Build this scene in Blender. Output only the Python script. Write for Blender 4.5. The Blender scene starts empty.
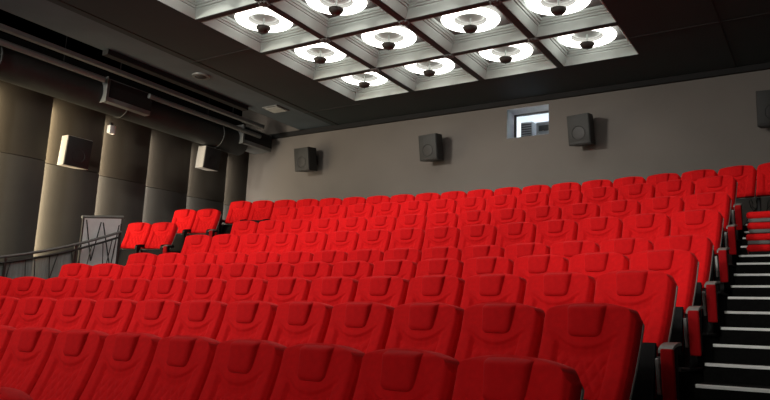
import bpy, bmesh, math, random
from mathutils import Vector, Matrix
random.seed(7)
C = bpy.context.scene.collection
PI = math.pi
sc = bpy.context.scene

# ------------------------------------------------------------------ materials
def _nodes(name):
    m = bpy.data.materials.new(name); m.use_nodes = True
    nt = m.node_tree
    return m, nt, nt.nodes['Principled BSDF']

def mat(name, col, rough=.6, metal=0, noise=0, nscale=40, bump=0, bscale=200, sheen=0, sheen_tint=None, spec=.5, coords='Object'):
    m, nt, b = _nodes(name)
    b.inputs['Base Color'].default_value = (*col, 1)
    b.inputs['Roughness'].default_value = rough
    b.inputs['Metallic'].default_value = metal
    b.inputs['Specular IOR Level'].default_value = spec
    if sheen:
        b.inputs['Sheen Weight'].default_value = sheen
        b.inputs['Sheen Roughness'].default_value = .35
        b.inputs['Sheen Tint'].default_value = (*(sheen_tint or (1, 1, 1)), 1)
    tc = nt.nodes.new('ShaderNodeTexCoord')
    if noise:
        n = nt.nodes.new('ShaderNodeTexNoise'); n.inputs['Scale'].default_value = nscale; n.inputs['Detail'].default_value = 5
        nt.links.new(tc.outputs[coords], n.inputs['Vector'])
        r = nt.nodes.new('ShaderNodeMapRange')
        r.inputs['From Min'].default_value = .3; r.inputs['From Max'].default_value = .7
        r.inputs['To Min'].default_value = 1 - noise; r.inputs['To Max'].default_value = 1 + noise
        nt.links.new(n.outputs['Fac'], r.inputs['Value'])
        mx = nt.nodes.new('ShaderNodeVectorMath'); mx.operation = 'SCALE'
        mx.inputs[0].default_value = col
        nt.links.new(r.outputs['Result'], mx.inputs['Scale'])
        nt.links.new(mx.outputs['Vector'], b.inputs['Base Color'])
    if bump:
        n2 = nt.nodes.new('ShaderNodeTexNoise'); n2.inputs['Scale'].default_value = bscale; n2.inputs['Detail'].default_value = 4
        nt.links.new(tc.outputs[coords], n2.inputs['Vector'])
        bp = nt.nodes.new('ShaderNodeBump'); bp.inputs['Strength'].default_value = bump; bp.inputs['Distance'].default_value = .01
        nt.links.new(n2.outputs['Fac'], bp.inputs['Height'])
        nt.links.new(bp.outputs['Normal'], b.inputs['Normal'])
    return m

def emit(name, col, s):
    m = bpy.data.materials.new(name); m.use_nodes = True
    nt = m.node_tree; nt.nodes.clear()
    e = nt.nodes.new('ShaderNodeEmission'); e.inputs['Color'].default_value = (*col, 1); e.inputs['Strength'].default_value = s
    o = nt.nodes.new('ShaderNodeOutputMaterial'); nt.links.new(e.outputs[0], o.inputs[0])
    return m

RING = 5.0
M = dict(
    velvet=mat('red_velvet', (.61, .0058, .0075), .85, 0, .08, 30, .12, 500, .40, (1, .16, .16), .12),
    velvet_pad=mat('red_velvet_panel', (.55, .005, .0068), .85, 0, .06, 30, .12, 500, .2, (1, .12, .12), .12),
    endpad=mat('dark_red_end_fabric', (.30, .004, .006), .85, 0, .06, 30, .12, 500, .15, (1, .16, .16), .1),
    shell=mat('grey_back_shell', (.32, .31, .29), .45, 0, .05, 20),
    black=mat('black_plastic', (.005, .005, .0055), .7, 0, .1, 30, spec=.15),
    blackmetal=mat('black_powder_coat', (.010, .010, .0105), .5, .2, .08, 40),
    under=mat('grey_cushion_underside', (.10, .10, .095), .7, 0, .08, 20),
    cap=mat('grey_armrest_cap', (.16, .165, .15), .4, 0, .05, 30),
    strip=mat('brushed_metal_strip', (.33, .33, .32), .4, .3, .08, 60),
    carpet=mat('dark_carpet', (.008, .008, .008), .95, 0, .3, 60, .3, 300, spec=.1),
    nosing=mat('white_nosing', (.86, .87, .84), .6, 0, .06, 12),
    step=mat('dark_stair_carpet', (.006, .006, .0057), .95, 0, .3, 50, .2, 260, spec=.08),
    backwall=mat('taupe_wall_paint', (.138, .125, .112), .85, 0, .05, 1.2, .05, 90),
    ceil=mat('dark_ceiling_board', (.030, .043, .044), .8, 0, .06, 1.5),
    seam=mat('ceiling_seam', (.02, .018, .016), .8),
    soffit=mat('grey_soffit', (.088, .117, .136), .7, 0, .08, 2),
    void=mat('black_void', (.007, .007, .007), .9, 0, .2, 3),
    plaster=mat('pale_grey_plaster', (.46, .52, .495), .7, 0, .04, 5),
    cofferpanel=mat('grey_coffer_panel', (.125, .13, .122), .75, 0, .05, 5),
    beam=mat('dark_beam', (.030, .044, .043), .6, 0, .1, 8),
    ring=emit('lit_ring', (1, .955, .89), RING),
    dome=emit('dim_lit_dome', (1, .94, .88), .30),
    bowl=mat('dark_bronze_bowl', (.05, .045, .04), .45, .4, .08, 20),
    panel_up=mat('brown_fabric_panel', (.046, .040, .031), .9, 0, .06, 3, .15, 220),
    panel_low=mat('grey_brown_fabric_panel', (.054, .052, .048), .9, 0, .06, 3, .15, 220),
    duct=mat('grey_duct_metal', (.16, .17, .17), .5, .2, .1, 6),
    ductdark=mat('dark_duct_metal', (.030, .033, .033), .55, .2, .12, 5),
    spk=mat('dark_speaker_grille', (.019, .020, .0185), .6, 0, .08, 30, .3, 400),
    spkbox=mat('black_speaker_cabinet', (.012, .012, .012), .55, 0, .1, 20),
    spklit=mat('lit_speaker_side', (.42, .41, .38), .6, 0, .06, 20),  # light on the cabinet side is painted into this pale colour
    rail=mat('dark_steel_rail', (.035, .034, .032), .4, .4, .1, 30),
    railtop=mat('grey_steel_rail', (.14, .14, .135), .4, .3, .08, 30),
    white=mat('off_white_panel', (.80, .83, .83), .6, 0, .05, 8),
    frame=mat('dark_window_frame', (.03, .032, .035), .5, 0, .08, 20),
    reveal=mat('cool_white_reveal', (.60, .63, .66), .7, 0, .05, 8),
    booth=mat('white_booth_wall', (.82, .84, .86), .8, 0, .03, 4),
    screen=emit('fill_glow', (1, .96, .9), 2.0),  # glow added as frontal fill
    lamp=emit('booth_lamp', (.90, .96, 1), 60),
    kit=mat('grey_projector_case', (.26, .28, .30), .5, 0, .08, 15),
    kitdark=mat('dark_vent_slats', (.03, .032, .035), .5, 0, .1, 20),
    cable=mat('black_cable', (.012, .012, .012), .5, 0, .1, 30),
    sign=mat('white_marking', (.7, .7, .7), .6, 0, .05, 10),
)
def sheet_material():
    m, nt, b = _nodes('perforated_grey_sheet')
    b.inputs['Base Color'].default_value = (.30, .325, .32, 1); b.inputs['Roughness'].default_value = .6
    t = nt.nodes.new('ShaderNodeBsdfTransparent'); mx = nt.nodes.new('ShaderNodeMixShader')
    tc = nt.nodes.new('ShaderNodeTexCoord'); n = nt.nodes.new('ShaderNodeTexNoise'); n.inputs['Scale'].default_value = 6
    mp = nt.nodes.new('ShaderNodeMapping'); mp.inputs['Scale'].default_value = (1, 6, .6)
    nt.links.new(tc.outputs['Object'], mp.inputs['Vector']); nt.links.new(mp.outputs['Vector'], n.inputs['Vector'])
    r = nt.nodes.new('ShaderNodeMapRange'); r.inputs['To Min'].default_value = .35; r.inputs['To Max'].default_value = .95
    nt.links.new(n.outputs['Fac'], r.inputs['Value']); nt.links.new(r.outputs['Result'], mx.inputs['Fac'])
    out = nt.nodes['Material Output']
    nt.links.new(t.outputs[0], mx.inputs[1]); nt.links.new(b.outputs[0], mx.inputs[2]); nt.links.new(mx.outputs[0], out.inputs[0])
    return m
M['sheet'] = sheet_material()
def glass_material():
    m, nt, b = _nodes('window_glass')
    b.inputs['Base Color'].default_value = (.95, .98, 1, 1); b.inputs['Roughness'].default_value = .02
    b.inputs['Transmission Weight'].default_value = 1; b.inputs['IOR'].default_value = 1.05
    return m
M['glass'] = glass_material()

# ------------------------------------------------------------------ mesh helpers
class MB:
    def __init__(s): s.bm = bmesh.new()
    def box(s, c, d, bevel=0, rot=None, seg=2):
        r = bmesh.ops.create_cube(s.bm, size=1)
        vs = r['verts']
        for v in vs: v.co = Vector((v.co.x*d[0], v.co.y*d[1], v.co.z*d[2]))
        if bevel:
            es = list({e for v in vs for e in v.link_edges})
            rb = bmesh.ops.bevel(s.bm, geom=es, offset=bevel, segments=seg, affect='EDGES', profile=.5)
            vs = list({v for f in rb['faces'] for v in f.verts} | {v for v in vs if v.is_valid})
            # gather island
            seen = set(vs); st = list(vs)
            while st:
                v = st.pop()
                for e in v.link_edges:
                    o = e.other_vert(v)
                    if o not in seen: seen.add(o); st.append(o)
            vs = list(seen)
        mt = Matrix.Translation(c) @ (rot.to_4x4() if rot else Matrix.Identity(4))
        bmesh.ops.transform(s.bm, matrix=mt, verts=vs)
        return s
    def poly(s, pts):
        return s.bm.faces.new([s.bm.verts.new(p) for p in pts])
    def prism(s, pts, axis, a, b):
        """closed 2D outline pushed along an axis: pts are (p, q) in the two other axes in order"""
        def P(p, q, t): return {'x': (t, p, q), 'y': (p, t, q), 'z': (p, q, t)}[axis]
        A = [s.bm.verts.new(P(*p, a)) for p in pts]; B = [s.bm.verts.new(P(*p, b)) for p in pts]
        s.bm.faces.new(A); s.bm.faces.new(list(reversed(B)))
        n = len(pts)
        for i in range(n): s.bm.faces.new((A[i], B[i], B[(i+1) % n], A[(i+1) % n]))
        return s
    def tube(s, pts, r, n=8, cap=True):
        pts = [Vector(p) for p in pts]; rings = []
        for i, p in enumerate(pts):
            t = (pts[min(i+1, len(pts)-1)] - pts[max(i-1, 0)]).normalized()
            u = t.cross(Vector((0, 0, 1)));  u = u if u.length > 1e-3 else t.cross(Vector((0, 1, 0)))
            u.normalize(); w = u.cross(t)
            rings.append([s.bm.verts.new(p + r*(math.cos(2*PI*k/n)*u + math.sin(2*PI*k/n)*w)) for k in range(n)])
        for a, b in zip(rings, rings[1:]):
            for k in range(n): s.bm.faces.new((a[k], a[(k+1) % n], b[(k+1) % n], b[k]))
        if cap: s.bm.faces.new(list(reversed(rings[0]))); s.bm.faces.new(rings[-1])
        return s
    def lathe(s, prof, c=(0, 0, 0), n=40):
        rings = []
        for r, z in prof:
            if r < 1e-5: rings.append([s.bm.verts.new((c[0], c[1], c[2]+z))])
            else: rings.append([s.bm.verts.new((c[0]+r*math.cos(2*PI*k/n), c[1]+r*math.sin(2*PI*k/n), c[2]+z)) for k in range(n)])
        for a, b in zip(rings, rings[1:]):
            for k in range(n):
                k2 = (k+1) % n
                if len(a) == 1 and len(b) == 1: continue
                if len(a) == 1: s.bm.faces.new((a[0], b[k2], b[k]))
                elif len(b) == 1: s.bm.faces.new((a[k], a[k2], b[0]))
                else: s.bm.faces.new((a[k], a[k2], b[k2], b[k]))
        return s
    def grid_solid(s, F, B, nx, ny):
        """front surface F(i,j) and back surface B(i,j), stitched round the rim"""
        f = [[s.bm.verts.new(F(i, j)) for j in range(ny+1)] for i in range(nx+1)]
        b = [[s.bm.verts.new(B(i, j)) for j in range(ny+1)] for i in range(nx+1)]
        for i in range(nx):
            for j in range(ny):
                s.bm.faces.new((f[i][j], f[i+1][j], f[i+1][j+1], f[i][j+1]))
                s.bm.faces.new((b[i][j], b[i][j+1], b[i+1][j+1], b[i+1][j]))
        for i in range(nx):
            s.bm.faces.new((f[i][0], b[i][0], b[i+1][0], f[i+1][0]))
            s.bm.faces.new((f[i][ny], f[i+1][ny], b[i+1][ny], b[i][ny]))
        for j in range(ny):
            s.bm.faces.new((f[0][j], f[0][j+1], b[0][j+1], b[0][j]))
            s.bm.faces.new((f[nx][j], b[nx][j], b[nx][j+1], f[nx][j+1]))
        return s
    def build(s, name, m, parent=None, smooth=False, angle=40, normals=True):
        if normals: bmesh.ops.recalc_face_normals(s.bm, faces=s.bm.faces)
        me = bpy.data.meshes.new(name); s.bm.to_mesh(me); s.bm.free()
        me.materials.append(m)
        if smooth:
            for p in me.polygons: p.use_smooth = True
            try: me.set_sharp_from_angle(angle=math.radians(angle))
            except Exception: pass
        o = bpy.data.objects.new(name, me); C.objects.link(o)
        if parent: o.parent = parent
        return o

def empty(name, loc=(0, 0, 0), rz=0):
    o = bpy.data.objects.new(name, None); C.objects.link(o)
    o.empty_display_size = .1; o.location = loc; o.rotation_euler = (0, 0, rz)
    return o
def tag(o, label, cat, group=None):
    o['label'] = label; o['category'] = cat
    if group: o['group'] = group
    return o
def struct(o): o['kind'] = 'structure'; return o
def copy_tree(o, parent=None):
    kids = list(o.children)
    c = o.copy(); C.objects.link(c)
    if parent: c.parent = parent
    for k in kids: copy_tree(k, c)
    return c
ORD = ['', 'first', 'second', 'third', 'fourth', 'fifth', 'sixth', 'seventh', 'eighth', 'ninth', 'tenth', 'eleventh', 'twelfth',
       'thirteenth', 'fourteenth', 'fifteenth', 'sixteenth', 'seventeenth', 'eighteenth', 'nineteenth', 'twentieth', 'twenty-first']
def sstep(a, b, x):
    t = max(0, min(1, (x-a)/(b-a))); return t*t*(3-2*t)

# ------------------------------------------------------------------ geometry of the hall
HS = .90                                   # height of the low corner of a seat back above its row's floor
W = .55                                    # seat pitch
R0, P, XC, SK, AL = 17.5894, 1.10704, -4.0934, -.0405, .00295
GAP = {0: -.25, 1: 0, 2: .2618, 3: .5394, 4: .8103, 5: 1.0805, 6: 1.5112, 7: 1.9139, 8: 2.3585, 9: 2.725, 10: 3.2}
ROW = {n: z for n, z in GAP.items()}       # row floor heights, world z = gap + HS - HS (row one's floor is 0)
CEIL = 4.79 + HS
XL, YB, XR, YF = -11.54, 9.92, 2.6, -8.0
def arc(n, j, dr=0):
    """point on row n, j seat pitches left of the aisle end; dr behind the seat line"""
    Rn = R0 + (n-1)*P
    ph = (-j*W + SK*(n-1) + 7.5*W)/Rn + AL
    return XC + (Rn+dr)*math.sin(ph), -R0 + (Rn+dr)*math.cos(ph), ph

# ------------------------------------------------------------------ room shell
struct(MB().box((-4.4, 1, -.95), (16, 20, .1)).build('floor', M['carpet']))
# tiers under the rows: one concrete-stepped carpeted mass each
def tier(n, j0, j1, name):
    mb = MB(); N = 24
    z1, z0 = ROW[n], -.9
    front = -.62; back = P - .62 + .004
    if n == 9: back = 1.6
    vf, vb = [], []
    for i in range(N+1):
        j = j0 + (j1-j0)*i/N
        for lst, dr in ((vf, front), (vb, back)):
            x, y, _ = arc(n, j, dr)
            x = max(x, XL-.1); y = min(y, YB)
            lst.append((x, y))
    tf = [mb.bm.verts.new((*p, z1)) for p in vf]; bf = [mb.bm.verts.new((*p, z0)) for p in vf]
    tb = [mb.bm.verts.new((*p, z1)) for p in vb]; bb = [mb.bm.verts.new((*p, z0)) for p in vb]
    for i in range(N):
        mb.bm.faces.new((tf[i], tf[i+1], tb[i+1], tb[i])); mb.bm.faces.new((bf[i], bb[i], bb[i+1], bf[i+1]))
        mb.bm.faces.new((tf[i], bf[i], bf[i+1], tf[i+1])); mb.bm.faces.new((tb[i], tb[i+1], bb[i+1], bb[i]))
    for i in (0, N): mb.bm.faces.new((tf[i], tb[i], bb[i], bf[i]))
    return struct(mb.build(name, M['carpet']))
for n in range(0, 10):
    tier(n, -.04, {0: 15.1, 1: 15.1, 2: 15.1, 3: 15.1, 4: 17, 5: 17, 6: 17}.get(n, 21.6), 'floor_tier')
# the aisle side tiers of the top row
struct(MB().box((1.2, 9.15, .85), (2.6, 1.54, 3.7)).build('floor_landing', M['carpet']))

# back wall with the booth window opening
WX0, WX1, WZ0, WZ1 = -4.58, -3.70, 4.01+HS, 4.62+HS
mb = MB()
for (x0, x1, z0, z1) in ((XL-.4, WX0, -.9, CEIL+.9), (WX1, XR+.4, -.9, CEIL+.9), (WX0, WX1, -.9, WZ0), (WX0, WX1, WZ1, CEIL+.9)):
    mb.box(((x0+x1)/2, YB+.23, (z0+z1)/2), (x1-x0, .46, z1-z0))
struct(mb.build('wall_back', M['backwall']))
struct(MB().box((XR+.15, 1, 2.4), (.3, 18.4, 7.4)).build('wall_right', M['panel_low']))
struct(MB().box((-4.4, YF-.15, 2.4), (15, .3, 7.4)).build('wall_front', M['void']))
struct(MB().box((-4.4, YB-.03, CEIL-.045), (15, .09, .11)).build('trim_ceiling_back', M['void']))

# left wall: overlapping tall fabric panels
wl = struct(MB().box((XL-.40, 1, 2.4), (.3, 18.4, 7.4)).build('wall_left', M['void']))
edges = [9.13 + k*-1.163 for k in range(-1, 11)]
SEAM = 2.98 + HS
for e in edges:
    y0, y1 = e + .0, e + 1.163
    if y0 > YB-.05: continue
    y1c = min(y1, YB)
    for nm, m_, z0, z1 in (('acoustic_panel', M['panel_low'], -.9, SEAM-.006), ('acoustic_panel', M['panel_up'], SEAM+.006, CEIL+.2)):
        mb = MB(); pts = []
        for i in range(13):                                # starts recessed behind the last panel, swells to its far edge
            t = i/12
            pts.append((XL-.20 + (.20 if y1 < YB else .15)*math.sin(t*PI/2)**1.3, y0 + (y1c-y0)*t))
        outline = pts + [(XL-.26, y1c), (XL-.26, y0)]
        p = mb.prism(outline, 'z', z0, z1).build(nm, m_, wl, smooth=True, angle=25)

# ------------------------------------------------------------------ ceiling with coffers
GX, GY, GS = -4.5114, 7.1976, 1.5115
FX0, FX1, FY1 = GX-2*GS+.13, GX+2*GS-.18, GY+GS-.16
NB = 7                                                   # coffer rows towards the screen
FY0 = GY+GS-NB*GS+.15
EX = -8.92                                               # left edge of the dark ceiling
mb = MB()
for (x0, x1, y0, y1) in ((EX, FX0, YF, YB), (FX1, XR+.1, YF, YB), (FX0, FX1, FY1, YB), (FX0, FX1, YF, FY0)):
    mb.box(((x0+x1)/2, (y0+y1)/2, CEIL+.05), (x1-x0, y1-y0, .10))
ceil = struct(mb.build('ceiling', M['ceil']))
# fine joints between ceiling boards
mb = MB()
for y in (-1.2, 2.1, 5.4, 8.75): mb.box(((EX+FX0)/2, y, CEIL-.002), (FX0-EX-.01, .012, .012))
for y in (4.55, 7.8): mb.box(((FX1+XR)/2, y, CEIL-.002), (XR-FX1-.01, .012, .012))
for x in (-8.75,): mb.box((x, 1, CEIL-.002), (.02, 17.8, .014))
for x in (-.35, .62): mb.box((x, 1, CEIL-.002), (.012, 17.8, .012))
mb.build('board_joint', M['seam'], ceil)
struct(MB().box((-4.4, 1, CEIL+1.0), (15.2, 18.6, .1)).build('ceiling_void', M['void']))
struct(MB().box(((EX-9.95)/2, 1, CEIL+.06), (9.95+EX, 17.9, .06)).build('ceiling_soffit', M['soffit']))
# each coffer: dark beams between, stepped pale frames, grey lid
cell_x = [FX0, GX-GS, GX, GX+GS, FX1]
cell_y = [FY1] + [GY - k*GS for k in range(NB-1)] + [FY0]
BH = .055
bm_ = MB()
for x in cell_x[1:-1]: bm_.box((x, (FY0+FY1)/2, CEIL+.055), (2*BH, FY1-FY0, .13), .012)
for y in cell_y[1:-1]: bm_.box(((FX0+FX1)/2, y, CEIL+.062), (FX1-FX0, 2*BH, .13), .012)
bm_.build('coffer_beam', M['beam'], ceil)
def frame_ring(mb, x0, x1, y0, y1, steps):
    """sloping stepped sides from the lip up to the lid; steps = (inset, z)"""
    loops = []
    for ins, z in steps:
        loops.append([mb.bm.verts.new(p) for p in ((x0+ins, y0+ins, z), (x1-ins, y0+ins, z), (x1-ins, y1-ins, z), (x0+ins, y1-ins, z))])
    for a, b in zip(loops, loops[1:]):
        for k in range(4): mb.bm.faces.new((a[k], a[(k+1) % 4], b[(k+1) % 4], b[k]))
frames, lids, cells = MB(), MB(), []
steps = [(0, CEIL+.01), (.015, CEIL+.0), (.03, CEIL+.03), (.075, CEIL+.115), (.075, CEIL+.135), (.095, CEIL+.14), (.10, CEIL+.17), (.12, CEIL+.175), (.125, CEIL+.205), (.145, CEIL+.21), (.15, CEIL+.25)]
for a in range(4):
    for b in range(NB):
        x0 = cell_x[a] + (BH if a > 0 else 0); x1 = cell_x[a+1] - (BH if a < 3 else 0)
        y1 = cell_y[b] - (BH if b > 0 else 0); y0 = cell_y[b+1] + (BH if b < NB-1 else 0)
        frame_ring(frames, x0, x1, y0, y1, steps)
        i = .14
        lids.poly(((x0+i, y0+i, CEIL+.25), (x1-i, y0+i, CEIL+.25), (x1-i, y1-i, CEIL+.25), (x0+i, y1-i, CEIL+.25)))
        cells.append((a, b, (cell_x[a]+cell_x[a+1])/2, (cell_y[b]+cell_y[b+1])/2))
frames.build('coffer_frame', M['plaster'], ceil, normals=True)
lids.build('coffer_lid', M['cofferpanel'], ceil)
# rosettes where beams cross
for x in cell_x[1:-1]:
    for y in cell_y[1:4]:
        mb = MB()
        mb.lathe([(0, -.012), (.03, -.016), (.045, -.004), (.06, -.012), (.085, -.008), (.095, .004), (.09, .02)], (x, y, CEIL-.012), 16)
        for k in range(8):
            mb.lathe([(0, -.02), (.012, -.016), (.018, 0)], (x+.07*math.cos(k*PI/4), y+.07*math.sin(k*PI/4), CEIL-.016), 8)
        mb.build('rosette', M['cofferpanel'], ceil, smooth=True)

def ring_light():
    t = empty('ceiling_light')
    z = .245
    prof = [(.36 + .105*math.cos(q*PI/8), z-.062 + .030*math.sin(q*PI/8)) for q in range(17)]
    MB().lathe(prof, n=56).build('lit_ring', M['ring'], t, smooth=True)
    MB().lathe([(0, z-.028), (.08, z-.027), (.15, z-.022), (.20, z-.014), (.225, z-.002), (.23, z)], n=48).build('dome', M['plaster'], t, smooth=True)
    for q in range(3):
        a_ = q*2*PI/3 + .5
        MB().tube([(.36*math.cos(a_), .36*math.sin(a_), z), (.36*math.cos(a_), .36*math.sin(a_), z-.04)], .008, 6).build('ring_hanger', M['plaster'], t)
    MB().tube([(0, 0, z-.01), (0, 0, .06)], .012, 10).build('stem', M['plaster'], t, smooth=True)
    k = .80
    b = MB().lathe([(r*k, z*k) for r, z in [(0, -.035), (.05, -.031), (.10, -.012), (.132, .025), (.142, .06), (.15, .062), (.15, .07), (.135, .07), (.12, .035), (.08, .005), (0, -.015)]], n=36).build('bowl', M['bowl'], t, smooth=True)
    MB().lathe([(0, -.045), (.010, -.043), (.013, -.034), (.008, -.028), (0, -.026)], n=12).build('finial', M['bowl'], b, smooth=True)
    return t
proto = ring_light()
first = True
colw = ['leftmost', 'second', 'third', 'rightmost']
for a, b, x, y in cells:
    if b > 5: continue
    o = proto if first else copy_tree(proto); first = False
    o.location = (x, y, CEIL)
    if b < 4:
        rw = ['the coffer row nearest the back wall', 'the second coffer row from the back', 'the third coffer row from the back', 'the fourth coffer row from the back'][b]
        col = ['leftmost in', 'second from the left in', 'third from the left in', 'rightmost in'][a]
        lb = 'glowing ring ceiling light, ' + col + ' ' + rw
        lb = lb.replace('with dark bowl, ', '')
    else:
        lb = 'glowing ring ceiling light in the coffers further towards the screen'
    tag(o, lb, 'ceiling light', 'ring lights in the ceiling coffers')

# ------------------------------------------------------------------ seats
BW, BZ0, BZ1 = .264, .425, .945
LEAN = .20
def back_y(z): return -LEAN*max(0, (BZ1-z)/(BZ1-BZ0))**1.45
def top_z(x):
    u = abs(x)/BW
    return BZ1 - .046*u**2.3 - .040*sstep(.80, 1.0, u)**2
def relief(x, z):
    ax = abs(x)
    s = (z-BZ0)/(BZ1-BZ0)
    d = 0
    u = ax/BW
    d -= .026*sstep(.88, 1.0, u)**2                    # rounded side
    d -= .026*sstep(.92, 1.0, s)**2                    # rounded top
    d -= .02*sstep(.08, 0, s)
    arcs = .53 + .17*(ax/.2)**2                        # the curved crease under the headrest
    low = sstep(arcs+.02, arcs-.06, s)
    inner = sstep(.185, .15, ax + .02*(1-s))
    d += .026*(1-inner*low)                            # bolsters and collar stand proud of the lumbar field
    crease = math.exp(-((s-arcs)/.018)**2)*sstep(.21, .17, ax)
    d -= .014*crease
    return d
def make_backrest(t):
    nx, ny = 44, 60
    def F(i, j):
        k = i/nx*2-1
        x = math.copysign(BW*(1-(1-abs(k))**1.25), k)
        zt = top_z(x)
        z = BZ0 + (zt-BZ0)*(1-(1-j/ny)**1.15) + (0 if j else .0)
        w = x*(1-.035*(1-j/ny))
        return (w, back_y(z) - .055 - relief(x, z), z)
    def B(i, j):
        k = i/nx*2-1
        x = math.copysign(BW*(1-(1-abs(k))**1.25), k)
        zt = top_z(x)
        z = BZ0 + (zt-BZ0)*(1-(1-j/ny)**1.15)
        w = x*(1-.035*(1-j/ny))
        return (w, back_y(z) + .02, z - .006)
    return MB().grid_solid(F, B, nx, ny).build('backrest', M['velvet'], t, smooth=True, angle=75)
def make_headrest(t):
    nx, ny = 20, 18
    w, z0, z1 = .112, .765, .945
    def pos(i, j):
        k = i/nx*2-1; s = j/ny
        x = w*k*(1 - .13*(1-s)); 
        # rounded lower corners
        zc = z0 + .02*max(0, abs(k)-.6)**2/.16
        z = zc + (min(z1, top_z(x)-.010)-zc)*s
        e = min(1-abs(k), s*1.4+.0)*1.0
        h = .021*(1-math.exp(-max(0, min((1-abs(k))*10, s*13)))) + .006*(1-k*k)
        h *= sstep(1.10, .85, s)*.6+.4
        h += .016*s*min(1, (1-abs(k))*9)*sstep(1.0, .9, s)
        return x, z, h
    def F(i, j):
        x, z, h = pos(i, j); return (x, back_y(z) - .055 - relief(x*.5, z) - h + .004, z)
    def B(i, j):
        x, z, h = pos(i, j); return (x, back_y(z) - .05 + .0, z)
    return MB().grid_solid(F, B, nx, ny).build('headrest', M['velvet_pad'], t, smooth=True, angle=75)
def make_lumbar(t):
    nx, ny = 48, 40
    def pos(i, j):
        k = i/nx*2-1; s = j/ny
        x = .150*k
        z1 = BZ0 + (BZ1-BZ0)*(.475+.17*(x/.2)**2) - .008
        z = BZ0 + .012 + (z1-BZ0-.012)*s
        a = (x/.036 + (z-BZ0)/.056); b = (x/.036 - (z-BZ0)/.056)
        q = min(abs(math.sin(PI*a/2)), abs(math.sin(PI*b/2)))
        h = .002 + .011*q**.6
        h *= min(1, (1-abs(k))*9, s*9, (1-s)*8)
        return x, z, h
    def F(i, j):
        x, z, h = pos(i, j); return (x, back_y(z) - .055 - relief(x*.6, min(z, .68)) - h + .001, z)
    def B(i, j):
        x, z, h = pos(i, j); return (x, back_y(z) - .045, z)
    return MB().grid_solid(F, B, nx, ny).build('quilted_panel', M['velvet'], t, smooth=True, angle=75)
def make_shell(t):
    nx, ny = 18, 14
    e = .004
    def base(i, j, off):
        k = i/nx*2-1; x = (BW+e)*k; xx = max(-BW, min(BW, x))
        zt = top_z(xx*.985) - .03
        z = BZ0 - .015 + (zt-BZ0+.015)*j/ny
        return (x*(1-.035*(1-j/ny)), back_y(max(z, BZ0)) + off + (0 if off < .03 else -.012*abs(k)**3), z)
    return MB().grid_solid(lambda i, j: base(i, j, .0205), lambda i, j: base(i, j, .047), nx, ny).build('back_shell', M['shell'], t, smooth=True, angle=60)
def make_seat_pan(t, dz=0):
    s = MB().box((0, -.285, .295+dz), (.47, .075, .34), .03, Matrix.Rotation(math.radians(-10), 3, 'X'), 3).build('seat_cushion', M['velvet'], t, smooth=True)
    nx, ny = 14, 12
    R = Matrix.Rotation(math.radians(-10), 3, 'X')
    def sh(i, j, off):
        k = i/nx*2-1; q = j/ny*2-1
        p = R @ Vector((.245*k, -.012*(1-k**4)*(1-q**4) + off - .022, .178*q))
        return (p.x, p.y-.312, p.z+.288+dz)
    MB().grid_solid(lambda i, j: sh(i, j, -.012), lambda i, j: sh(i, j, .006), nx, ny).build('seat_shell', M['black'], s, smooth=True, angle=60)
    MB().tube([(-.25, -.20, .40+dz), (.25, -.20, .40+dz)], .018, 8).build('hinge_bar', M['blackmetal'], t, smooth=True)
    return s
def arm_mesh(x, y0=-.46, y1=-.10):
    mb = MB(); L = y1-y0
    pts = [(y0, .40), (y0+.005, .44), (y0+.03, .465), (y0+.09, .478), (y1, .49), (y1, .45), (y0+.12, .43), (y0+.08, .34), (y0+.11, .12), (y0+.02, .10)]
    mb.prism(pts, 'x', x-.022, x+.022)
    return mb
def make_arm(t, x):
    a = arm_mesh(x).build('armrest', M['black'], t)
    mb = MB(); n = 9; prof = []
    for i in range(n+1):
        s = i/n; y = -.464 + .36*s
        z = .472 + .02*s - .055*(1-s)**6
        prof.append((y, z))
    outline = [(y, z+.010) for y, z in prof] + [(y, z-.002) for y, z in reversed(prof)]
    mb.prism(outline, 'x', x-.024, x+.024)
    mb.build('armrest_cap', M['blackmetal'], a)
    return a
def make_legs(t, xs=(-.275,)):
    for x in xs:
        MB().box((x, -.26, .20), (.04, .16, .38), .008).box((x, -.24, .012), (.07, .30, .024), .006).build('leg', M['blackmetal'], t)
def make_end_panel(t, x):
    e = MB().box((x, -.385, .295), (.068, .09, .31), .012).box((x-.045, -.36, .30), (.08, .05, .10), .006).build('end_panel', M['black'], t, smooth=True)
    MB().box((x+.010, -.442, .275), (.078, .03, .325), .012, Matrix.Rotation(math.radians(4), 3, 'X'), 3).build('end_pad', M['endpad'], e, smooth=True)
    MB().box((x-.056, -.425, .275), (.022, .02, .21), .004, Matrix.Rotation(math.radians(7), 3, 'X')).build('metal_strip', M['strip'], e)
    mb = MB(); n = 10; prof = []
    for i in range(n+1):
        s = i/n; prof.append((-.462 + .15*s, .448 + .016*math.sin(s*PI*.5) - .03*(1-s)**4))
    outline = [(y, z+.012) for y, z in prof] + [(y, z-.006) for y, z in reversed(prof)]
    mb.prism(outline, 'x', x-.040, x+.044)
    mb.build('armrest_cap', M['cap'], e)
    return e
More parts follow.
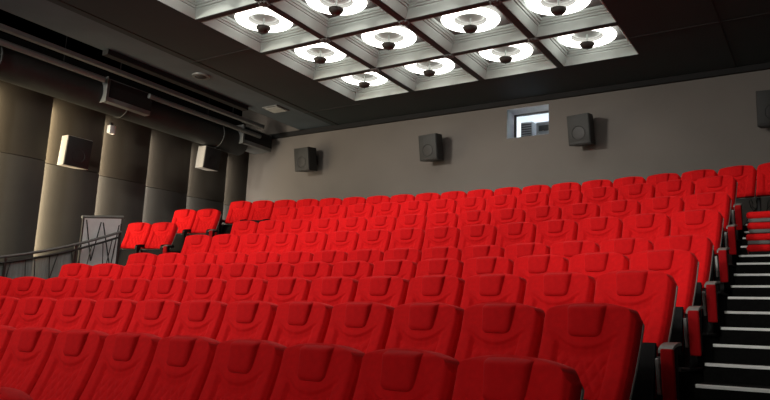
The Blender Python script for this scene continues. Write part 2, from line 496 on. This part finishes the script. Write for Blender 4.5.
def make_seat(kind):
    t = empty('theater_chair')
    make_backrest(t); make_headrest(t); make_lumbar(t); make_shell(t)
    if kind != 'bare':
        make_seat_pan(t, -.09 if kind in ('leftend', 'rightplain') else 0)
        make_arm(t, -.275)
    if kind == 'mid': make_legs(t)
    if kind == 'left': make_legs(t)
    if kind == 'right':
        make_legs(t, (-.275, .275)); make_end_panel(t, .275+.085)
    if kind == 'rightplain':
        make_arm(t, .275); make_legs(t, (-.275, .275)); e = make_end_panel(t, .275+.07)
        pl = MB().box((.345, -.452, .10), (.15, .03, .12), .006).build('row_plate', M['black'], t)
        for q in (-.042, 0, .04): MB().box((.345+q, -.469, .105+.008*math.sin(q*70)), (.026, .006, .034), .002).build('row_mark', M['sign'], pl)
    if kind == 'leftend':
        make_legs(t); make_end_panel(t, -.275-.075)
    if kind == 'bare':
        MB().box((.275, -.02, .46), (.045, .06, .92-.40), .008).box((.275, -.06, .10), (.05, .07, .20), .008).box((.275, -.06, .012), (.10, .26, .024), .006).build('pedestal', M['blackmetal'], t)
        MB().box((0, -.03, .49), (.56, .04, .05), .006).build('mounting_bar', M['blackmetal'], t)
    return t
protos = {}
def seat(n, j, kind, label, group, yaw=0):
    """seat whose middle is j pitches from the aisle end of row n"""
    x, y, ph = arc(n, j, .05)
    if kind not in protos:
        protos[kind] = make_seat(kind); o = protos[kind]
    else: o = copy_tree(protos[kind])
    o.location = (x, y, ROW[n]); o.rotation_euler = (0, 0, -ph + yaw)
    return tag(o, label, 'cinema seat', group)
rowname = {1: 'the front full row', 2: 'the second full row up', 3: 'the third full row up', 4: 'the fourth full row up', 5: 'the fifth full row up',
           6: 'the sixth full row up', 7: 'the seventh full row up', 8: 'the eighth full row up'}
count = {1: 10, 2: 13, 3: 15, 4: 15, 5: 15, 6: 15, 7: 15, 8: 15}
for n in range(1, 9):
    for k in range(count[n]):
        if k == 0: lab = 'red cinema seat beside the stair aisle ending ' + rowname[n]
        else: lab = 'red cinema seat, ' + ORD[k+1] + ' from the stair aisle in ' + rowname[n]
        seat(n, k+.5, 'right' if k == 0 else ('leftend' if k == 14 else 'mid'), lab, 'red seats in ' + rowname[n])
# the two seats past the left aisle in rows seven and eight
for n in (7, 8):
    for k in range(2):
        lab = 'red cinema seat by the left wall, ' + ('aisle' if k == 0 else 'wall') + ' side, ' + rowname[n][4:]
        seat(n, 17.22+k*.98+.5, 'rightplain' if k == 0 else 'leftend', lab, 'red seats by the left wall')
# top row, running over both aisles
for k in range(20):
    j = -1.36 + k*.991 + .5
    pos = 'rightmost' if k == 0 else ('leftmost' if k == 19 else ORD[k+1] + ' from the right')
    seat(9, j, 'bare' if k < 2 else ('leftend' if k == 19 else 'mid'), 'red cinema seat, ' + pos + ' in the top row by the back wall', 'red seats in the top row')
# below the front full row only seat tops reach the frame
for k in range(2):
    seat(0, 4.60+k, 'rightplain' if k == 0 else 'mid', 'red cinema seat at the bottom left corner, only its top showing' if k == 0 else 'red cinema seat left of the bottom corner seat in the lowest row', 'red seats in the lowest row')

# ------------------------------------------------------------------ aisle stairs
NOS = [(-.20, -.72), (.55, -.59), (1.1, -.45), (1.66, -.305), (2.22, -.16), (2.75, -.03), (3.36, .11), (3.97, .26), (4.43, .42), (4.85, .58), (5.21, .72), (5.67, .88), (6.15, 1.05), (6.50, 1.18), (6.90, 1.34), (7.29, 1.50), (7.64, 1.63), (8.05, 1.79)]
st = empty('aisle_stairs', (.55, 2.0, -.9))
tag(st, 'dark carpeted aisle stairs with white nosings right of the seats', 'stairs')
SX0, SX1 = .12, 1.3
for i, (y, z) in enumerate(NOS):
    z += HS
    ynext = NOS[i+1][0] if i+1 < len(NOS) else 8.38
    x0 = .05 - .0307*(y+.49) + .035; x1 = SX1                # the stairs follow the ends of the rows
    s = MB().box(((x0+x1)/2, (y+ynext)/2+.01, (z-.9)/2-.0), (x1-x0, ynext-y+.02, z+.9), 0).build('step', M['step'])
    s.parent = st; s.matrix_parent_inverse = Matrix.Translation(-Vector(st.location))
    nz = MB().box(((x0+x1)/2, y+.010, z-.008), (x1-x0-.02, .045, .024), .003).build('nosing', M['nosing'])
    nz.parent = s
# loose cushions on the stairs
zc = 1.18 + HS; 
prev = 0
for i in range(4):
    nm = ['lowest', 'second from the bottom', 'third from the bottom', 'topmost'][i]
    hx = (.30, .28, .27, .255)[i]
    c = empty('loose_cushion', (.235 + (.0, .01, .02, .03)[i], 6.735, zc + .136*i), (.06, -.03, .05, -.05)[i])
    tag(c, 'loose red cushion with grey underside, ' + nm + ' of the stair stack', 'cushion', 'loose cushions stacked on the stairs')
    MB().box((0, 0, .090), (.56, .42, .088), .04, None, 4).build('pad', M['velvet'], c, smooth=True, angle=70)
    MB().box((0, 0, .026), (.52, .38, .050), .012).build('underside', M['under'] if i else M['black'], c, smooth=True)
# cables hanging under the top row
mb = MB()
for k in range(7):
    x = -.16 + .30*random.random(); y = 8.55 + .25*random.random()
    pts = [(x + .16*math.sin(i*.9+k)*i/8 + .03*random.uniform(-1, 1), y + .05*math.sin(i*1.7+k), 2.725+.42 - .05*i - .02*random.random()) for i in range(9)]
    mb.tube(pts, .006, 6)
tag(mb.build('cable_tangle', M['cable'], None, smooth=True), 'tangle of black cables hanging under the top row above the stairs', 'cable')

# ------------------------------------------------------------------ left side: railing and screen
rl = empty('railing', (-9.4, 2.5, 0))
tag(rl, 'dark metal guard railing with slanted rods beside the left aisle', 'railing')
def child(mb, name, m, parent, root, **k):
    o = mb.build(name, m, None, **k); o.parent = parent
    o.matrix_parent_inverse = Matrix.Translation(-Vector(root.location)) if parent is root else Matrix.Identity(4)
    return o
RX = -9.4
def rail_z(y): return .90 + HS + (y-2.5)*.20 + max(0, y-2.5)**2*.052
ys = [1.2, 1.9, 2.3, 2.65, 3.0, 3.35, 3.7, 4.0, 4.35, 4.68]
child(MB().tube([(RX, y, rail_z(y)) for y in ys], .022, 10), 'handrail', M['railtop'], rl, rl, smooth=True)
child(MB().tube([(RX, y, rail_z(y)-.085) for y in ys], .018, 10), 'lower_rail', M['rail'], rl, rl, smooth=True)
for y in (1.3, 2.05, 2.75, 3.86, 4.66):
    child(MB().box((RX, y, rail_z(y)-.60), (.03, .035, 1.2), .004), 'post', M['rail'], rl, rl)
for k in range(17):
    y = 1.5 + k*.19 + random.uniform(-.04, .04)
    dy = random.choice((-.26, -.16, .2, .28, .1)); y2 = min(4.64, max(1.32, y+dy))
    zt = rail_z(y)-.08
    child(MB().tube([(RX, y, zt), (RX, y2, zt-1.05)], .0075, 6), 'rod', M['rail'], rl, rl, smooth=True)
child(MB().prism([(1.3, -.2), (3.84, .55), (3.84, rail_z(3.84)-.09), (2.65, rail_z(2.65)-.09), (1.3, rail_z(1.3)-.09)], 'x', RX-.035, RX-.03), 'infill_sheet', M['sheet'], rl, rl)
gp = empty('guard_screen', (-9.62, 4.45, 0))
tag(gp, 'pale grey guard screen with a top rail behind the end of the railing', 'screen')
child(MB().prism([(4.10, .60), (4.82, .60), (4.82, 1.84+HS), (4.10, 1.74+HS)], 'x', -9.63, -9.61), 'sheet', M['white'], gp, gp)
child(MB().tube([(-9.62, 4.06, 1.755+HS), (-9.62, 4.86, 1.875+HS)], .026, 8), 'top_rail', M['cap'], gp, gp, smooth=True)
for y in (4.09, 4.83):
    child(MB().box((-9.62, y, 1.5), (.03, .03, 2.3), .004), 'post', M['rail'], gp, gp)
for (a, b) in ((4.14, 4.30), (4.42, 4.30), (4.46, 4.66), (4.78, 4.70)):
    child(MB().tube([(-9.60, a, 1.72+HS), (-9.60, b, 1.05+HS)], .009, 6), 'rod', M['rail'], gp, gp, smooth=True)

# ------------------------------------------------------------------ speakers
def speaker(name, label, loc, rz, tilt, w, h, d, pale=False, group=None):
    t = empty(name, loc); t.rotation_euler = (tilt, 0, rz)
    tag(t, label, 'speaker', group)
    out = [(-w/2, 0), (w/2, 0), (w*.36, d), (-w*.36, d)]
    MB().prism([(x, y) for x, y in out], 'z', -h/2, h/2).build('cabinet', M['spklit'] if pale else M['spkbox'], t)
    f = MB().box((0, -.012, .0), (w*.97, .024, h*.97), .008).build('grille', M['spkbox'] if pale else M['spk'], t, smooth=True)
    MB().box((0, -.027, -h*.43), (w*.8, .006, h*.03)).build('grille_bar', M['spkbox'], f)
    MB().lathe([(0, .0), (.10*h/.6, .0), (.13*h/.6, -.004), (.14*h/.6, .003)], (0, 0, 0), 28).build('cone_ring', M['spkbox'], f, smooth=True).matrix_local = Matrix.Translation((0, -.027, -h*.12)) @ Matrix.Rotation(PI/2, 4, 'X')
    MB().box((0, d+.06, .0), (.06, .16, .10), .006).box((0, d+.13, 0), (.14, .02, .22), .004).build('bracket', M['blackmetal'], t)
    return t
gs = 'speakers on the back wall'
lz = 3.94+HS
speaker('wall_speaker', 'dark wall speaker on the back wall, nearest the left corner', (-9.44, YB-.50, 3.93+HS), -.05, .16, .44, .54, .34, False, gs)
speaker('wall_speaker', 'dark wall speaker, between corner speaker and booth window', (-6.13, YB-.46, 3.88+HS), -.10, .16, .44, .54, .32, False, gs)
speaker('wall_speaker', 'dark wall speaker just right of the booth window', (-2.97, YB-.46, 3.89+HS), -.14, .16, .43, .56, .32, False, gs)
speaker('wall_speaker', 'dark wall speaker cut by the right edge of the photo', (.20, YB-.46, 3.88+HS), .12, .16, .50, .58, .32, False, gs)
gs = 'speakers on the left wall'
speaker('wall_speaker', 'black left wall speaker with lit side painted pale, nearest the front', (-11.02, 4.78, 3.16+HS), math.radians(86), .12, .50, .56, .34, True, gs)
speaker('wall_speaker', 'black left wall speaker with lit side painted pale, under the far duct box', (-11.0, 8.12, 3.80+HS), math.radians(86), .12, .46, .50, .34, True, gs)
# small pale sensor box on a panel top
s = empty('sensor_box', (-11.42, 5.72, 3.90+HS)); tag(s, 'small pale sensor box high on the left wall under the duct', 'sensor')
MB().box((0, 0, 0), (.10, .14, .17), .012).build('housing', M['white'], s, smooth=True)
MB().box((-.02, 0, .11), (.06, .07, .08), .006).build('mount', M['blackmetal'], s)

# ------------------------------------------------------------------ ducts and trays at the left
du = empty('air_duct', (-11.05, 1, 4.3+HS)); tag(du, 'big round dark air duct with boxy branches along the left wall top', 'duct')
MB().tube([(0, -8.8, .08), (0, 8.0, .08)], .30, 28).build('pipe', M['ductdark'], du, smooth=True)
for y in (-3.2, -.6, 2.0, 4.6, 7.2):
    MB().lathe([(.302, -.02), (.318, -.015), (.318, .015), (.302, .02)], n=28).build('collar', M['ductdark'], du, smooth=True).matrix_local = Matrix.Translation((0, y, .08)) @ Matrix.Rotation(PI/2, 4, 'X')
tr = empty('cable_tray', (-10.34, 1, 4.67+HS)); tag(tr, 'long pale grey cable tray nearest the soffit by the left wall', 'cable tray')
MB().box((0, -.5, 0), (.10, 17, .02), .003).box((.05, -.5, .03), (.012, 17, .07)).box((-.05, -.5, .03), (.012, 17, .07)).build('tray', M['duct'], tr)
for y in (-5, -2, 1, 4, 7): MB().tube([(0, y, .03), (0, y, .95)], .008, 6).build('hanger', M['blackmetal'], tr)
pp = empty('pipe', (-10.59, 1, 4.55+HS)); tag(pp, 'grey pipe hung below the cable tray beside the big duct', 'pipe')
MB().tube([(0, -8.5, 0), (0, 3.85, 0)], .055, 14).tube([(0, 4.9, 0), (0, 8.2, 0)], .05, 14).build('tube', M['duct'], pp, smooth=True)
for y in (-3, 0, 3, 6.5): MB().tube([(0, y, .04), (0, y, 1.05)], .008, 6).build('hanger', M['blackmetal'], pp)
def duct_box(loc, dims):
    w, l, h = dims
    c = Vector(loc) - Vector(du.location)
    t = MB().box(c, (w, l, h), .02).build('branch_box', M['duct'], du, smooth=True)
    MB().box(c + Vector((w/2+.006, .02, .03)), (.012, l-.06, h-.12)).build('shaded_side', M['void'], t)  # black sheet stands in for the shade on the box's side
    MB().box(c + Vector((0, -l/2-.012, 0)), (w+.04, .024, h+.04), .005).build('flange', M['duct'], t)
    return t
duct_box((-10.95, 5.52, 4.42+HS), (.56, 1.05, .46))
duct_box((-10.95, 9.22, 4.50+HS), (.56, 1.0, .42))
# fittings on the soffit
dl = empty('round_diffuser', (-9.30, 6.05, CEIL+.036)); tag(dl, 'dark round ceiling diffuser in the grey soffit', 'vent')
MB().lathe([(.18, 0), (.17, -.03), (.12, -.035), (.12, -.015), (.0, -.02)], n=28).build('ring', M['duct'], dl, smooth=True)
MB().lathe([(0, -.05), (.08, -.045), (.10, -.03), (.0, -.03)], n=24).build('core', M['ductdark'], dl, smooth=True)
gr = empty('ceiling_grille', (-9.35, 8.3, CEIL+.03)); tag(gr, 'pale square ceiling grille in the soffit near the back wall', 'vent')
MB().box((0, 0, -.012), (.42, .42, .024), .004).build('frame', M['duct'], gr)
for k in range(7): MB().box((0, -.15+k*.05, -.03), (.36, .012, .02), 0, Matrix.Rotation(.5, 3, 'X')).build('slat', M['duct'], gr)
sl = empty('slot_diffuser', (-9.86, 7.1, CEIL-.0195)); tag(sl, 'long black slot air outlet between soffit and cable tray', 'vent')
MB().box((0, -1.0, 0), (.16, 3.6, .10), .006).build('slot', M['void'], sl)

# ------------------------------------------------------------------ booth window
yb0 = YB+.46
wn = struct(MB().box((0, 0, 0), (.001, .001, .001)).build('window_1', M['frame']))
bpy.data.objects.remove(wn)
mb = MB(); ft = .035
x0, x1, z0, z1 = WX0+.002, WX1-.002, WZ0+.002, WZ1-.002
for (a, b, c, d) in ((x0, x0+ft, z0, z1), (x1-ft*.4, x1, z0, z1), (x0, x1, z0, z0+ft*.5), (x0, x1, z1-ft, z1)):
    mb.box(((a+b)/2, yb0-.04, (c+d)/2), (b-a, .05, d-c))
wn = struct(mb.build('window_1', M['frame']))
g = MB().box(((x0+x1)/2, yb0-.03, (z0+z1)/2), (x1-x0-.03, .008, z1-z0-.03)).build('pane', M['glass'], wn)
mb = MB()
mb.box((x0-.001, YB+.20, (z0+z1)/2), (.004, .39, z1-z0)); mb.box((x1+.001, YB+.20, (z0+z1)/2), (.004, .39, z1-z0))
mb.box(((x0+x1)/2, YB+.20, z1+.001), (x1-x0, .39, .004)); mb.box(((x0+x1)/2, YB+.20, z0-.001), (x1-x0, .39, .004))
mb.build('reveal', M['reveal'], wn)
# the booth behind it
bx0, bx1, by0, by1, bz0, bz1 = -6.8, -2.4, yb0, yb0+3.2, 2.9+HS, 5.7+HS
for nm, c, d in (('wall_booth_back', ((bx0+bx1)/2, by1+.05, (bz0+bz1)/2), (bx1-bx0, .1, bz1-bz0)), ('wall_booth_left', (bx0-.05, (by0+by1)/2, (bz0+bz1)/2), (.1, by1-by0, bz1-bz0)),
                 ('wall_booth_right', (bx1+.05, (by0+by1)/2, (bz0+bz1)/2), (.1, by1-by0, bz1-bz0)), ('ceiling_booth', ((bx0+bx1)/2, (by0+by1)/2, bz1+.05), (bx1-bx0, by1-by0, .1)),
                 ('floor_booth', ((bx0+bx1)/2, (by0+by1)/2, bz0-.05), (bx1-bx0, by1-by0, .1))):
    struct(MB().box(c, d).build(nm, M['booth']))
bl = empty('booth_lamp', (-4.6, yb0+1.5, bz1)); tag(bl, 'bright strip lamp inside the projection booth', 'lamp')
MB().box((0, 0, -.06), (1.8, .5, .04), .006).build('diffuser', M['lamp'], bl)
MB().box((0, 0, -.02), (1.9, .6, .04), .006).build('housing', M['booth'], bl)
for (nm, lab, x, y, w, d, h, slats) in (('projector', 'grey slatted projector case at left behind the booth window', -4.41, yb0+.40, .26, .4, 1.62, True), ('equipment_cabinet', 'plain grey equipment cabinet at right behind the booth window', -4.02, yb0+.42, .38, .4, 1.59, False)):
    t = empty(nm, (x, y, bz0)); tag(t, lab, nm.replace('_', ' '))
    c = MB().box((0, 0, h/2), (w, d, h), .015).build('case', M['kit'], t, smooth=True)
    if slats:
        for k in range(8): MB().box((0, -d/2-.006, h-.06-k*.05), (w*.8, .014, .02)).build('slat', M['kitdark'], c)
    else:
        MB().box((0, -d/2-.004, h-.14), (w*.7, .01, .12), .003).build('vent', M['kitdark'], c)

# ------------------------------------------------------------------ lights
def area(name, loc, rot, sx, sy, e, col, spread=PI):
    l = bpy.data.lights.new(name, 'AREA'); l.shape = 'RECTANGLE'; l.size = sx; l.size_y = sy; l.energy = e; l.color = col; l.spread = spread
    o = bpy.data.objects.new(name, l); C.objects.link(o); o.location = loc; o.rotation_euler = rot
    return o
# unseen spotlights above the screen end, aimed up the rake
def spot(loc, aim, e, deg, blend, rad, col):
    l = bpy.data.lights.new('unseen_spotlight', 'SPOT'); l.energy = e; l.color = col; l.spot_size = math.radians(deg); l.spot_blend = blend; l.shadow_soft_size = rad
    o = bpy.data.objects.new('unseen_spotlight', l); C.objects.link(o); o.location = loc
    o.rotation_euler = (Vector(aim)-Vector(loc)).to_track_quat('-Z', 'Y').to_euler()
    return o
spot((-9.8, -6.5, 5.2), (-8.4, 8.6, 3.7), 3500, 50, 1, .3, (1, .92, .80))
spot((-8.8, -6.5, 5.2), (-1.4, 8.0, 2.9), 2700, 58, 1, .3, (1, .95, .88))
spot((.4, -6.5, 5.2), (-.05, 5.2, 1.7), 1500, 26, 1, .3, (1, .96, .9))  # added only to brighten the aisle stairs, no known lamp there
# warm strip lights hidden behind the far edge of each wall panel
def area(loc, rot, sx, sy, e, col):
    l = bpy.data.lights.new('panel_strip_light', 'AREA'); l.shape = 'RECTANGLE'; l.size = sx; l.size_y = sy; l.energy = e; l.color = col
    o = bpy.data.objects.new('panel_strip_light', l); C.objects.link(o); o.location = loc; o.rotation_euler = rot
for e in edges:
    if e > YB-.3 or e < 1: continue
    warm = sstep(7.2, 4.4, e)
    area((XL-.13, e+.006, 1.9+HS), (PI/2, 0, 0), .05, 4.4, 28+32*warm, (1, .88-.08*warm, .74-.22*warm))
# unseen screen on the front wall, its glow added as fill light
scr = empty('fill_screen', (-4.5, YF+.06, 3.4))
tag(scr, 'wide unseen screen on the front wall, glow added as fill light', 'screen')
MB().box((0, 0, 0), (10.2, .04, 4.4), .01).build('frame', M['void'], scr)
MB().box((0, .03, 0), (9.8, .02, 4.0)).build('fill_area', M['screen'], scr)
w = bpy.data.worlds.new('world'); sc.world = w; w.use_nodes = True
w.node_tree.nodes['Background'].inputs[0].default_value = (.5, .5, .5, 1); w.node_tree.nodes['Background'].inputs[1].default_value = .0

# ------------------------------------------------------------------ camera
yaw, pit, roll, F = .566774546572461, .18015656067907176, .04023299749610338, 710.869
r = Vector((math.cos(yaw), math.sin(yaw), 0)); fw = Vector((-math.sin(yaw)*math.cos(pit), math.cos(yaw)*math.cos(pit), math.sin(pit))); up = r.cross(fw)
rr = r*math.cos(roll) + up*math.sin(roll); uu = up*math.cos(roll) - r*math.sin(roll)
cam = bpy.data.cameras.new('camera'); co = bpy.data.objects.new('camera', cam); C.objects.link(co)
mw = Matrix.Identity(4)
for i in range(3): mw[i][0], mw[i][1], mw[i][2] = rr[i], uu[i], -fw[i]
mw.translation = Vector((.847742, -3.08532, .1225+HS))
co.matrix_world = mw
cam.sensor_width = 36; cam.lens = F/770*36; cam.clip_start = .05; cam.clip_end = 200
sc.camera = co
sc.view_settings.view_transform = 'Standard'; sc.view_settings.look = 'None'; sc.view_settings.gamma = 1; sc.view_settings.exposure = 0
